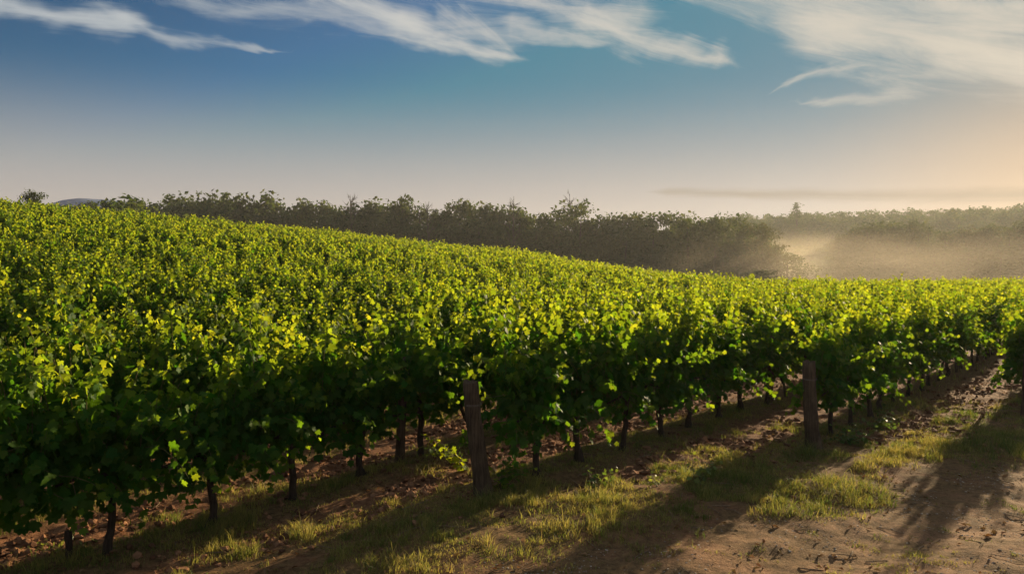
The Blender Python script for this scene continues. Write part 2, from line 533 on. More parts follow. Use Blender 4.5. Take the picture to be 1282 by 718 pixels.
def shoots(seed):
    """canes of one vine: rows of (position, direction, young, size) for its leaves and the canes themselves"""
    r = np.random.default_rng(seed)
    P, T, N, SZ, YG, ID, canes = [], [], [], [], [], [], []
    for s in range(40):
        kind = 'low' if s < 20 else ('up' if s < 31 else 'hang')
        p = np.array([r.uniform(-.47, .47), r.normal(0, .05), r.uniform(.74, .86)])
        if kind == 'low':
            d = norm(np.array([r.normal(0, .25), r.normal(0, .24), 1.0])); steps = int(r.integers(8, 13)); droop = r.uniform(.04, .13)
        elif kind == 'up':
            d = norm(np.array([r.normal(0, .20), r.normal(0, .13), 1.0])); steps = int(r.integers(13, 20)); droop = r.uniform(.0, .05)
            if r.random() < .25: steps += 5; droop = r.uniform(.0, .03)
        else:
            d = norm(np.array([r.normal(0, .5), r.choice([-1, 1]) * r.uniform(.2, .48), r.uniform(-.15, .6)])); steps = int(r.integers(8, 15)); droop = r.uniform(.10, .20)
        side = r.choice([-1, 1]); lat = np.sign(d[1]) if abs(d[1]) > .05 else r.choice([-1, 1])
        pts = [p.copy()]
        for i in range(steps):
            f = i / steps
            g = droop * (1.0 + max(0, p[2] - 1.25) * 3.5)
            d = norm(d + np.array([r.normal(0, .07), r.normal(0, .07) + lat * g * .25, -g]))
            if kind == 'up' and p[2] < 1.1: d = norm(d * np.array([1, .9, 1]))
            p = p + d * .066
            if p[2] < .36: break
            pts.append(p.copy())
            side = -side
            perp = norm(np.cross(d, np.array([r.normal(0, .4), r.normal(0, .4), 1.0])))
            size = .154 * (1 - .62 * f ** 2.2) * r.uniform(.8, 1.15)
            if f > .93: size *= .6
            for q in range(2 if r.random() < (.75 if kind == 'up' else .4) else 1):
                pet = norm(perp * side + d * .35 + np.array([0, lat * .25, .15]) + r.normal(0, .3, 3))
                a = p + pet * (.45 * size + .015)
                tip = norm(pet * .55 + np.array([0, 0, -.75]) + r.normal(0, .33, 3))
                nn = np.array([r.normal(0, .75), np.sign(a[1]) * .45, .5]) + r.normal(0, .38, 3)
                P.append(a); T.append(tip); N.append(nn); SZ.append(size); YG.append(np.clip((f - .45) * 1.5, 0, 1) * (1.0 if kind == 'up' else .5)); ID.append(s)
                side = -side
        canes.append(np.array(pts))
    for i in range(270):                        # old inner leaves of the hedge
        a = np.array([r.uniform(-.48, .48), r.normal(0, .13), r.uniform(.45, 1.28)])
        P.append(a); T.append(norm(np.array([r.normal(0, .6), r.normal(0, .6), -.7]))); N.append(np.array([r.normal(0, .5), np.sign(a[1]) * .8, .5]))
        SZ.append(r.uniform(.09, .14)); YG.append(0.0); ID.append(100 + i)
    P, T, N = np.array(P), norm(np.array(T)), np.array(N)
    N = norm(N - (N * T).sum(1, keepdims=True) * T)
    return dict(P=P, T=T, N=N, B=np.cross(N, T), S=np.array(SZ), Y=np.array(YG), I=np.array(ID), canes=canes)


VINES = [shoots(100 + i) for i in range(12)]


def leaves_mesh(name, v, seed):
    r = np.random.default_rng(seed)
    n = len(v['P'])
    u = np.concatenate([OUT[:, 0], [0.0]]); w = np.concatenate([OUT[:, 1], [0.0]])
    cup = r.uniform(-.1, .65, n)[:, None]; fold = r.uniform(.05, .4, n)[:, None]; twist = r.normal(0, .25, n)[:, None]
    U = u[None] * np.ones((n, 1)); W = w[None] * r.uniform(.9, 1.1, (n, 1))
    H = -cup * (U ** 2 + W ** 2) + fold * np.abs(W) * .6 + twist * U * W + r.normal(0, .03, (n, NO + 1))
    sz = v['S'][:, None, None]
    co = v['P'][:, None] + sz * (U[..., None] * v['T'][:, None] + W[..., None] * v['B'][:, None] + H[..., None] * v['N'][:, None])
    base = (np.arange(n) * (NO + 1))[:, None, None]
    j = np.arange(NO)
    tri = np.stack([np.full(NO, NO), j, (j + 1) % NO], -1)[None] + base
    mb = MB()
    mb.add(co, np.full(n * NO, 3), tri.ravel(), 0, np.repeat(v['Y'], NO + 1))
    for c in v['canes']:
        if len(c) > 3: mb.tube(c[::2], np.linspace(.0052, .002, len(c[::2])), 4, 1, 0, False)
    return mb.mesh(name, [M_leaf, M_stem])


def trunk_mesh(name, seed):
    r = np.random.default_rng(seed); mb = MB()
    z = np.linspace(-.12, .80, 9); bx = np.cumsum(r.normal(0, .022, 9)); by = np.cumsum(r.normal(0, .018, 9))
    bx -= bx[2]; by -= by[2]
    rd = np.interp(z, [-.12, 0, .15, .6, .8], [.062, .050, .032, .028, .040]) * r.uniform(.85, 1.25) * (1 + r.normal(0, .10, 9))
    pts = np.stack([bx, by, z], -1); mb.tube(pts, rd, 8, wob=.3)
    for sgn in (-1, 1):
        t = np.linspace(0, 1, 6)
        arm = pts[-2] + np.stack([sgn * t * .47, r.normal(0, .012, 6), .05 + .03 * np.sin(t * 4)], -1)
        arm[0] = pts[-2]
        mb.tube(arm, np.linspace(.024, .013, 6), 6, wob=.3)
    return mb.mesh(name, [M_bark])


FOL = [leaves_mesh('foliage', v, 300 + i) for i, v in enumerate(VINES)]
TRK = [trunk_mesh('trunk', 400 + i) for i in range(8)]

# every vine of the vineyard: row, place along it, distance
allv = []
KMAX = 38
for k in range(-2, KMAX):
    t0 = row_start(k)
    # the row is seen from where the frame's left edge cuts it
    t = t0 + .75
    r = random.Random(900 + k)
    i = 0
    while t < 150:
        x, y = row_base(k, t)
        i += 1
        if y > 1 and y < float(edge_depth(np.array(x), np.array(y))):
            s = x / y; dist = math.hypot(x, y)
            inview = -.675 - 1.0 / y < s < .675 + 1.0 / y
            margin = -.675 - 9.0 / y < s < .675 + 7.0 / y
            if margin and dist > 4.5: allv.append((dist, k, i, x, y, inview))
        t += 1.0 * r.uniform(.92, 1.08)
allv.sort()
near = [a for a in allv if a[5]][:300]
nearset = set((a[1], a[2]) for a in near)
rest = [a for a in allv if (a[1], a[2]) not in nearset]
print('VINES', len(near), len(rest), 'near reach', near[-1][0])

ORD = ('first second third fourth fifth sixth seventh eighth ninth tenth eleventh twelfth thirteenth fourteenth fifteenth '
       'sixteenth seventeenth eighteenth nineteenth twentieth').split()
ROWS = {-2: 'in the row at the far right edge', -1: 'behind the upright post', 0: 'behind the leaning post'}
visidx = {}
protos = []
for q, (dist, k, i, x, y, iv) in enumerate(sorted(near, key=lambda a: (a[1], a[2]))):
    visidx[k] = visidx.get(k, 0) + 1
    n = visidx[k]
    grp = None
    if k == -2:
        lab = f"leafy grapevine {ORD[n-1]} in the last row, beside the post at the right edge" if n <= 12 else "leafy grapevine deep in the last row at the right edge"
        if n > 12: grp = 'vines deep in the last row'
    elif k in (-1, 0):
        pn = 'upright post under hanging shoots' if k == -1 else 'leaning weathered post'
        if n <= 12: lab = f"grapevine on a bare trunk, {ORD[n-1]} behind the {pn}"
        else: lab = f"distant grapevine far down the row of the {pn}"; grp = f"vines far down the row of the {pn}"
    elif k == 1:
        if n <= 14: lab = f"dark leafy grapevine in the front left row, {ORD[n-1]} from its cut-off left end"
        else: lab = 'grapevine in the front left row where it passes behind the leaning post'; grp = 'vines far along the front left row'
    else:
        lab = f"sunlit grapevine top in the {ORD[k-2]} row behind the front left row"
        grp = f"vines of the {ORD[k-2]} row behind the front left row"
    zz = gz(x, y)
    rz = math.pi / 2 - A + (math.pi if random.random() < .5 else 0) + random.gauss(0, .06)
    sc = (1.04 * random.uniform(.94, 1.08), random.uniform(.85, 1.1), random.uniform(.88, 1.0) + .14 * float(vnoise(x / 1.9, y / 1.9, 61)))
    lo = (x + random.gauss(0, .04), y + random.gauss(0, .04), zz)
    f = (q * 5 + k * 3 + random.randrange(3)) % 12
    if len(protos) < 12:
        o = thing('grapevine', lab, 'grapevine', lo, rz, grp); o.scale = sc
        link('trunk', TRK[len(protos) % 8], o); link('foliage', FOL[len(protos)], o)
        protos.append(o)
    else:
        copy_thing(protos[f], lo, rz, sc, lab, grp)

# the rest of the slope: leaf masses of the vines beyond, one object
def vine_mass(rest):
    byv = {}
    arr = np.array([(a[0], a[3], a[4]) for a in rest]); z = ground_z(arr[:, 1], arr[:, 2])
    vs, ys = [], []
    for i, (dist, x, y) in enumerate(arr):
        v = VINES[int(rng.integers(12))]; n = len(v['P'])
        K = int(np.clip(15000 / max(dist, 20), 190, 480))
        up = (v['I'] >= 20) & (v['I'] < 31); keep_up = np.isin(v['I'], rng.choice(np.arange(20, 31), 8, replace=False))
        w = np.where(up, np.where(keep_up, 2.0, 0.0), np.where(v['P'][:, 2] > .9, 1.0, .45)); sel = rng.choice(n, K, replace=False, p=w / w.sum())
        grow = min(math.sqrt(n / K), 2.0) * 1.03
        a = math.pi / 2 - A + (math.pi if rng.random() < .5 else 0) + rng.normal(0, .08)
        c, s = math.cos(a), math.sin(a); M = np.array([[c, s, 0], [-s, c, 0], [0, 0, 1]])
        scl = np.array([1.05, rng.uniform(.72, .95), rng.uniform(.86, 1.0) + .14 * float(vnoise(x / 2.6, y / 2.6, 61))])
        P = (v['P'][sel] * scl) @ M + np.array([x, y, z[i]]); T = v['T'][sel] @ M; N = v['N'][sel] @ M; B = np.cross(N, T)
        sz = (v['S'][sel] * grow)[:, None]
        fold = rng.uniform(.0, .3, (K, 1))
        q = np.stack([P + sz * .58 * T - N * sz * .18, P + sz * (.5 * B + .08 * T + fold * N), P - sz * .42 * T, P + sz * (-.5 * B + .08 * T + fold * N)], 1)
        vs.append(q.reshape(-1, 3)); ys.append(np.repeat(v['Y'][sel], 4))
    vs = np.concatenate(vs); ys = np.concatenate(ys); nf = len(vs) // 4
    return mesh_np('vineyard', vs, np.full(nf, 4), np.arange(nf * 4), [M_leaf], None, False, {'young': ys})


tag(link('vineyard_foliage', vine_mass(rest)), 'rows of sunlit green grapevines merging up the slope to the crest', 'vineyard', kind='stuff')

# ------------------------------------------------------------------ posts
def post_mesh(h, r0, r1, lean, seed, seg=18):
    r = np.random.default_rng(seed)
    rows = 16; vs = []
    prof = 1 + r.normal(0, .08, seg)
    crack = r.choice(seg, 3, replace=False)
    for i in range(rows):
        f = i / (rows - 1); z = -.25 + f * (h + .25)
        rr = r0 + (r1 - r0) * f + .022 * max(0, 1 - (z + .05) / .25) * (z < .25)
        cx, cy_ = lean[0] * max(z, 0) + .012 * math.sin(f * 5 + seed), lean[1] * max(z, 0) + .010 * math.cos(f * 4 + seed)
        for j in range(seg):
            a = 2 * math.pi * j / seg
            q = rr * prof[j] * (1 + r.normal(0, .028)) * (.84 if j in crack and f > .15 else 1)
            vs.append((cx + q * math.cos(a), cy_ + q * math.sin(a), z + (r.normal(0, .012) if i == rows - 1 else 0)))
    tcx, tcy = lean[0] * h, lean[1] * h
    base = len(vs)
    for ring, (sc, dz) in enumerate(((.86, .008), (.45, .004))):
        for j in range(seg):
            v = vs[(rows - 1) * seg + j]; vs.append((tcx + (v[0] - tcx) * sc, tcy + (v[1] - tcy) * sc, v[2] + dz))
    vs.append((tcx, tcy, h + .004))
    lp, ct = [], []
    for i in range(rows + 1):
        for j in range(seg):
            k = (j + 1) % seg
            lp += [i * seg + j, i * seg + k, (i + 1) * seg + k, (i + 1) * seg + j]; ct.append(4)
    for j in range(seg):
        lp += [(rows + 1) * seg + j, (rows + 1) * seg + (j + 1) % seg, len(vs) - 1]; ct.append(3)
    mb = MB(); mb.add(vs, ct, lp)
    return mb.mesh('wooden_post', [M_post])


def staple_wire(post, h, r):
    """end wire wrapped round the post under its head"""
    mb = MB()
    for dz in (0, .012):
        a = np.linspace(0, 2 * math.pi, 15)
        mb.tube(np.stack([np.cos(a) * r, np.sin(a) * r, h + dz + .01 * np.sin(a)], -1), .0028, 4, 0, 0, False)
    return link('wire_wrap', mb.mesh('wire_wrap', [M_wire]), post)


M_wire, t_, o_ = new_mat('rusty_wire')
p_ = t_.nodes.new('ShaderNodeBsdfPrincipled'); p_.inputs['Metallic'].default_value = .7; p_.inputs['Roughness'].default_value = .6
tw_ = t_.nodes.new('ShaderNodeTexCoord')
t_.links.new(mixc(t_, noise(t_, tw_.outputs['Object'], 60, 3), (.10, .06, .04), (.28, .24, .20)), p_.inputs['Base Color']); t_.links.new(p_.outputs[0], o_.inputs['Surface'])

pdata = [
    ((-.33, 8.40), 1.24, .102, .084, (-.105, .01), 1, 'weathered wooden end post leaning left beside bare brown soil', 'end posts of the vine rows'),
    ((4.32, 10.85), 1.21, .108, .088, (-.06, .0), 2, 'dark upright wooden end post under hanging vine shoots', 'end posts of the vine rows'),
    ((9.02, 13.25), 1.30, .09, .08, (.02, 0), 3, 'wooden end post half hidden by leaves at the right edge', 'end posts of the vine rows'),
    ((-1.46, 9.95), 1.35, .06, .055, (.01, 0), 4, 'thick dark post under the front left row, left of the leaning post', None),
    ((4.95, 14.55), 1.4, .07, .06, (.01, .0), 5, 'dark trellis post in the row of the leaning post, far down it', None),
]
for (xy, h, r0, r1, ln, sd_, lab, gr) in pdata:
    o = link('wooden_post', post_mesh(h, r0, r1, ln, sd_), None, (xy[0], xy[1], gz(*xy)))
    tag(o, lab, 'post', gr)
    w = staple_wire(o, h * .80, r1 + .012); w.location = (ln[0] * h * .8, ln[1] * h * .8, 0)
# a sawn-off vine stump in the front row
bx_, by_ = -4.15, 7.05
mb = MB(); zz_ = np.linspace(-.1, .27, 7)
mb.tube(np.stack([.02 * np.sin(zz_ * 9), .01 * np.cos(zz_ * 14), zz_], -1), [.045, .04, .033, .03, .03, .034, .030], 9, wob=.25)
st = link('vine_stump', mb.mesh('vine_stump', [M_bark]), None, (bx_, by_, gz(bx_, by_)))
tag(st, 'short dark sawn-off vine stump in weeds below the front left row', 'stump')


# ------------------------------------------------------------------ small leafy plants
def sprig_mesh(name, seed, n_st, L, leaf, spread, lean=(0, 0), up=1.0, mat=None, droop=.06, yg=.7):
    r = np.random.default_rng(seed); P, T, N, SZ, YG, canes = [], [], [], [], [], []
    for s in range(n_st):
        p = np.array([r.normal(0, .03), r.normal(0, .03), 0.0]); d = norm(np.array([lean[0] + r.normal(0, spread), lean[1] + r.normal(0, spread), up]))
        steps = int(L * r.uniform(.6, 1.1) / .05); pts = [p.copy()]; side = 1
        for i in range(max(steps, 3)):
            d = norm(d + r.normal(0, .08, 3) + np.array([lean[0] * .05, lean[1] * .05, -droop])); p = p + d * .05; p[2] = max(p[2], .02); pts.append(p.copy())
            side = -side; perp = norm(np.cross(d, np.array([r.normal(0, .4), r.normal(0, .4), 1.0])))
            size = leaf * r.uniform(.6, 1.15) * (1 - .5 * (i / steps) ** 2)
            pet = norm(perp * side + d * .3 + r.normal(0, .25, 3)); P.append(p + pet * size * .6)
            T.append(norm(pet * .8 + np.array([0, 0, -.35]) + r.normal(0, .25, 3))); N.append(np.array([0, -.1, .9]) + r.normal(0, .4, 3)); SZ.append(size); YG.append(np.clip(yg + r.normal(0, .2), 0, 1))
        canes.append(np.array(pts))
    P, T, N = np.array(P), norm(np.array(T)), np.array(N); N = norm(N - (N * T).sum(1, keepdims=True) * T)
    me = leaves_mesh(name, dict(P=P, T=T, N=N, B=np.cross(N, T), S=np.array(SZ), Y=np.array(YG), canes=canes), seed)
    if mat: me.materials[0] = mat
    return me


def place(name, me, x, y, lab, cat, rz=0, dz=0):
    return tag(link(name, me, None, (x, y, gz(x, y) + dz)), lab, cat)


def at_ground(px, py):
    """ground point seen at a pixel of the photograph (flat ground near the camera)"""
    d = 2.5 / ((py - 345) / 950)
    for _ in range(4):
        x = (px - 641) / 950 * d; d = (2.5 - gz(x, d)) / ((py - 345) / 950)
    return (px - 641) / 950 * d, d


x, y = at_ground(585, 588); place('young_vine', sprig_mesh('young_vine', 51, 6, .75, .115, .30, (-.75, -.1), .8, None, .05), x, y, 'low bright vine shoot sprawling left of the leaning post', 'young vine')
x, y = at_ground(625, 612); place('leafy_weed', sprig_mesh('leafy_weed', 52, 7, .62, .10, .38, (.3, 0), 1.0, None, .03, .2), x, y, 'dark leafy weed climbing at the foot of the leaning post', 'weed')
x, y = at_ground(872, 606); place('leafy_weed', sprig_mesh('leafy_weed', 53, 7, .42, .085, .55, (.1, 0), .9, M_weed, .02, .9), x, y, 'bright yellow-green leafy weed on the verge between the two end posts', 'weed')
x, y = at_ground(825, 609); place('leafy_weed', sprig_mesh('leafy_weed', 54, 4, .26, .06, .6, (-.2, 0), .7, M_weed, .02, .9), x, y, 'tiny sunlit weed left of the bright verge weed', 'weed')
x, y = at_ground(1062, 556); place('leafy_weed', sprig_mesh('leafy_weed', 55, 12, .5, .10, .6, (.3, .2), .7, M_weed, .04, .15), x, y, 'dark bushy weed right behind the upright post', 'weed')
x, y = at_ground(1095, 540); place('leafy_weed', sprig_mesh('leafy_weed', 56, 12, .5, .10, .6, (.3, .3), .7, M_weed, .04, .15), x, y, 'dark bushy weed under the third vine of the upright post', 'weed')
x, y = at_ground(745, 610); place('leafy_weed', sprig_mesh('leafy_weed', 57, 8, .34, .08, .6, (.2, .2), .7, M_weed, .03, .15), x, y, 'low dark weed under the row of the leaning post', 'weed')
x, y = at_ground(80, 690); place('leafy_weed', sprig_mesh('leafy_weed', 58, 5, .28, .06, .6, (.2, .2), .8, M_weed, .03, .8), x, y, 'thin pale weed below the front left row', 'weed')

# ------------------------------------------------------------------ grass, clods, gravel, litter
def blades(x, y, h, wdt, dry, lean=.45):
    n = len(x); z = ground_z(x, y)
    a = rng.uniform(0, 2 * math.pi, n); b = rng.uniform(0, 2 * math.pi, n)
    w = np.stack([np.cos(a), np.sin(a), np.zeros(n)], -1) * wdt[:, None]
    ln = np.stack([np.cos(b), np.sin(b), np.zeros(n)], -1) * (h * rng.uniform(.1, lean * 2, n))[:, None]
    p = np.stack([x, y, z - .01], -1); up = np.array([0, 0, 1.0])
    m1 = p + ln * .3 + up * (h * .55)[:, None]; tip = p + ln + up * (h * rng.uniform(.75, 1, n))[:, None]
    v = np.stack([p - w, p + w, m1 + w * .7, m1 - w * .7, tip], 1)
    o = (np.arange(n) * 5)[:, None]
    l = (np.array([0, 1, 2, 3, 3, 2, 4])[None] + o).ravel()
    return v.reshape(-1, 3), np.tile([4, 3], n), l, np.repeat(dry, 5)


def scatter(n, x0, x1, y0, y1, f):
    x = rng.uniform(x0, x1, n); y = rng.uniform(y0, y1, n)
    k = (np.abs(x / np.maximum(y, .1)) < .80) & (rng.random(n) < f(x, y))
    return x[k], y[k]


def d_grass(x, y):
    off, m = lane(x, y)
    patch = fbm(x * .9, y * .9, 3, 21); fine = fbm(x * 3.1, y * 3.1, 3, 33)
    wob = (fine - .5) * .6
    strip = (1 - S(off + wob, .26, .58)) * S(-m, -.4, .3) * S(fine, .30, .46)
    verge = S(m + wob, -.7, .3) * (1 - S(m + wob * 1.5, 1.5, 2.3)) * S(patch * .55 + fine * .5, .45, .58)
    track = S(m, 2.0, 2.6) * S(patch * .5 + fine * .5, .40, .56) * .8
    spill = S(m, -3.2, -.6) * S(-m, -.2, .6) * S(fine * .5 + patch * .5, .53, .62) * .6
    return np.clip(strip * .75 + verge + track + spill, 0, 1) * (1 - S(np.hypot(x, y), 9, 30) * .75)


mb = MB()
gx_, gy_ = scatter(950000, -9, 13, 5.4, 15, d_grass)
n = len(gx_); tuft = fbm(gx_ * 2.4, gy_ * 2.4, 3, 44) * .55 + fbm(gx_ * 9, gy_ * 9, 2, 47) * .45; off_, m_ = lane(gx_, gy_)
h = (.012 + .022 * (1 - S(m_, 1.5, 2.3)) + .10 * S(tuft, .44, .72)) * rng.uniform(.4, 1.3, n) * np.where(rng.random(n) < .03, 1.9, 1.0) * (1 - .55 * S(m_, 1.8, 2.5))
dry = np.clip(fbm(gx_ * 1.1, gy_ * 1.1, 3, 55) * 1.3 + fbm(gx_ * 7, gy_ * 7, 2, 57) * 1.1 - .68 + rng.normal(0, .2, n), 0, 1)
mb.add(*blades(gx_, gy_, h, rng.uniform(.0018, .0046, n), dry)[:3], 0, np.repeat(dry, 5))
print('GRASS near', n)
gx_, gy_ = scatter(60000, -14, 22, 15, 34, d_grass)
n2 = len(gx_); dry2 = np.clip(rng.normal(.45, .25, n2), 0, 1)
mb.add(*blades(gx_, gy_, rng.uniform(.05, .2, n2), rng.uniform(.004, .008, n2), dry2)[:3], 0, np.repeat(dry2, 5))
tag(link('grass', mb.mesh('grass', [M_grass], False)), 'short grass and dry weeds on the verge and under the rows', 'grass', kind='stuff')


def tuft_thing(px_, py_, n, rad_, h0, lab, dryness=.4):
    cx, cy_ = at_ground(px_, py_); a = rng.uniform(0, 2 * math.pi, n); r = rad_ * np.sqrt(rng.random(n))
    x, y = cx + r * np.cos(a) * 1.25, cy_ + r * np.sin(a)
    cl = fbm(x * 7, y * 7, 2, 63)
    h = h0 * rng.uniform(.25, 1.0, n) * (1 - .6 * (r / rad_) ** 2) * (.35 + 1.2 * S(cl, .3, .72)) * np.where(rng.random(n) < .05, 1.5, 1)
    dr = np.clip(rng.normal(dryness, .18, n) + (fbm(x * 9, y * 9, 2, 65) - .5) * 1.2, 0, 1)
    v, c, l, _ = blades(x, y, h, rng.uniform(.0018, .0036, n), dr, .6)
    m = MB(); zc = gz(cx, cy_); m.add(v - np.array([cx, cy_, zc]), c, l, 0, np.repeat(dr, 5))
    tag(link('grass_tuft', m.mesh('grass_tuft', [M_grass], False), None, (cx, cy_, zc)), lab, 'grass tuft')


tuft_thing(1062, 618, 2200, .50, .24, 'big sunlit grass clump in front of the upright post')
tuft_thing(1000, 640, 1100, .34, .16, 'smaller dark grass clump left of the big sunlit clump', .3)
tuft_thing(1022, 572, 1300, .36, .22, 'dark grass clump at the foot of the upright post', .1)
tuft_thing(600, 632, 900, .32, .18, 'dark grass clump at the foot of the leaning post', .1)
tuft_thing(930, 612, 1500, .55, .17, 'long dark grass in the shadow left of the upright post', .1)
tuft_thing(1245, 560, 2000, .60, .24, 'long shaded grass clump below the right edge post', .15)
tuft_thing(322, 618, 900, .40, .16, 'yellowish grass clump behind the front row trunks', .6)

ico_v = None
def icos():
    import bmesh
    b = bmesh.new(); bmesh.ops.create_icosphere(b, subdivisions=1, radius=1); b.verts.ensure_lookup_table()
    v = np.array([w.co[:] for w in b.verts]); f = np.array([[q.index for q in p.verts] for p in b.faces]); b.free()
    return v, f


ICV, ICF = icos()
def lumps(name, x, y, size, flat, mat, lab, cat, rough=.28, sink=.25):
    n = len(x); z = ground_z(x, y)
    jit = 1 + rng.normal(0, rough, (n, len(ICV), 1))
    v = ICV[None] * np.clip(jit, .45, 1.7)
    sc = np.stack([size * rng.uniform(.7, 1.3, n), size * rng.uniform(.7, 1.3, n), size * flat * rng.uniform(.7, 1.2, n)], -1)
    v = v * sc[:, None]
    a = rng.uniform(0, 6.28, n); c, s = np.cos(a)[:, None], np.sin(a)[:, None]
    v = np.stack([v[..., 0] * c - v[..., 1] * s, v[..., 0] * s + v[..., 1] * c, v[..., 2]], -1) + np.stack([x, y, z + size * flat * (1 - sink * 2)], -1)[:, None]
    f = (ICF[None] + (np.arange(n) * len(ICV))[:, None, None]).ravel()
    tag(link(name, mesh_np(name, v.reshape(-1, 3), np.full(n * len(ICF), 3), f, [mat], None, False)), lab, cat, kind='stuff')


def d_clod(x, y):
    off, m = lane(x, y); cl = fbm(x * 1.6, y * 1.6, 3, 71)
    return np.clip(S(off, .40, .62) * S(-m, -.6, .3) * S(cl, .36, .6) + .22 * S(-m, -1.4, 0) * S(cl, .45, .65), 0, 1) * (1 - S(np.hypot(x, y), 9, 26) * .7)


x, y = scatter(150000, -9, 16, 5.6, 24, d_clod)
lumps('soil_clods', x, y, .008 + .042 * rng.random(len(x)) ** 3.6, .75, M_clod, 'loose reddish brown clods of tilled soil between the rows', 'soil clods')
x, y = scatter(70000, -3, 11, 5.4, 11, lambda x, y: S(lane(x, y)[1], 1.6, 2.5) * S(fbm(x * 2, y * 2, 3, 81), .32, .6))
lumps('gravel', x, y,   .003 + .010 * rng.random(len(x)) ** 4, .45, M_stone, 'small pale stones strewn over the dirt track', 'gravel')
# fallen leaves and straw
x, y = scatter(36000, -9, 14, 5.5, 18, lambda x, y: .14 + .4 * S(fbm(x * 1.2, y * 1.2, 3, 91), .5, .65))
n = len(x); a = rng.uniform(0, 6.28, n); sz = rng.uniform(.012, .04, n); ar = rng.uniform(.15, .7, n)
e1 = np.stack([np.cos(a), np.sin(a), rng.normal(0, .25, n)], -1) * sz[:, None]; e2 = np.stack([-np.sin(a), np.cos(a), rng.normal(0, .4, n)], -1) * (sz * ar)[:, None]
c = np.stack([x, y, ground_z(x, y) + .012], -1); up = np.array([0, 0, 1.0]) * (sz * .35)[:, None]
v = np.stack([c + e1 - up * .3, c + e2 + up, c - e1, c - e2 + up], 1)
tag(link('leaf_litter', mesh_np('leaf_litter', v.reshape(-1, 3), np.full(n, 4), np.arange(n * 4), [M_litter], None, False)), 'dry fallen leaves and straw scattered over the soil', 'leaf litter', kind='stuff')


x, y = scatter(2600, -8, 12, 5.6, 15, lambda x, y: .25 + 0 * x)
mb = MB()
for xx, yy in zip(x, y):
    L = rng.uniform(.06, .34); a = rng.uniform(0, 6.28); m_ = np.array([0, .5, 1.0])
    px3 = xx + np.cos(a) * L * m_; py3 = yy + np.sin(a) * L * m_
    pz = ground_z(px3, py3) + .008; pz[1] += rng.uniform(0, .02)
    px3[1] += rng.normal(0, .012)
    mb.tube(np.stack([px3, py3, pz], -1), rng.uniform(.0025, .006), 4, 0, 0, False)
tag(link('prunings', mb.mesh('prunings', [M_litter_wood])), 'dry cane prunings and straw lying on the soil', 'prunings', kind='stuff')

# wires strung from the end posts into their rows
for k, sag, lab in ((0, .02, 'thin wires strung from the leaning end post into its row'), (-1, .02, 'thin wires strung from the upright end post into its row')):
    p0 = np.array(POSTS[k]); mb = MB()
    for hgt in (.74, 1.03):
        t = np.linspace(0, 26, 27); q = p0[None] + DV[None] * t[:, None]
        if k == 0: q = q + NV[None] * (-.12 * S(t, 0, 2))[:, None]
        z = ground_z(q[:, 0], q[:, 1]); z = np.convolve(np.pad(z, 2, 'edge'), np.ones(5) / 5, 'valid') + hgt
        lean = pdata[0 if k == 0 else 1][4]; q[0] += np.array(lean) * hgt
        mb.tube(np.stack([q[:, 0], q[:, 1], z], -1), .0022, 4, 0, 0, False)
    tag(link('trellis_wire', mb.mesh('trellis_wire', [M_wire])), lab, 'wire')


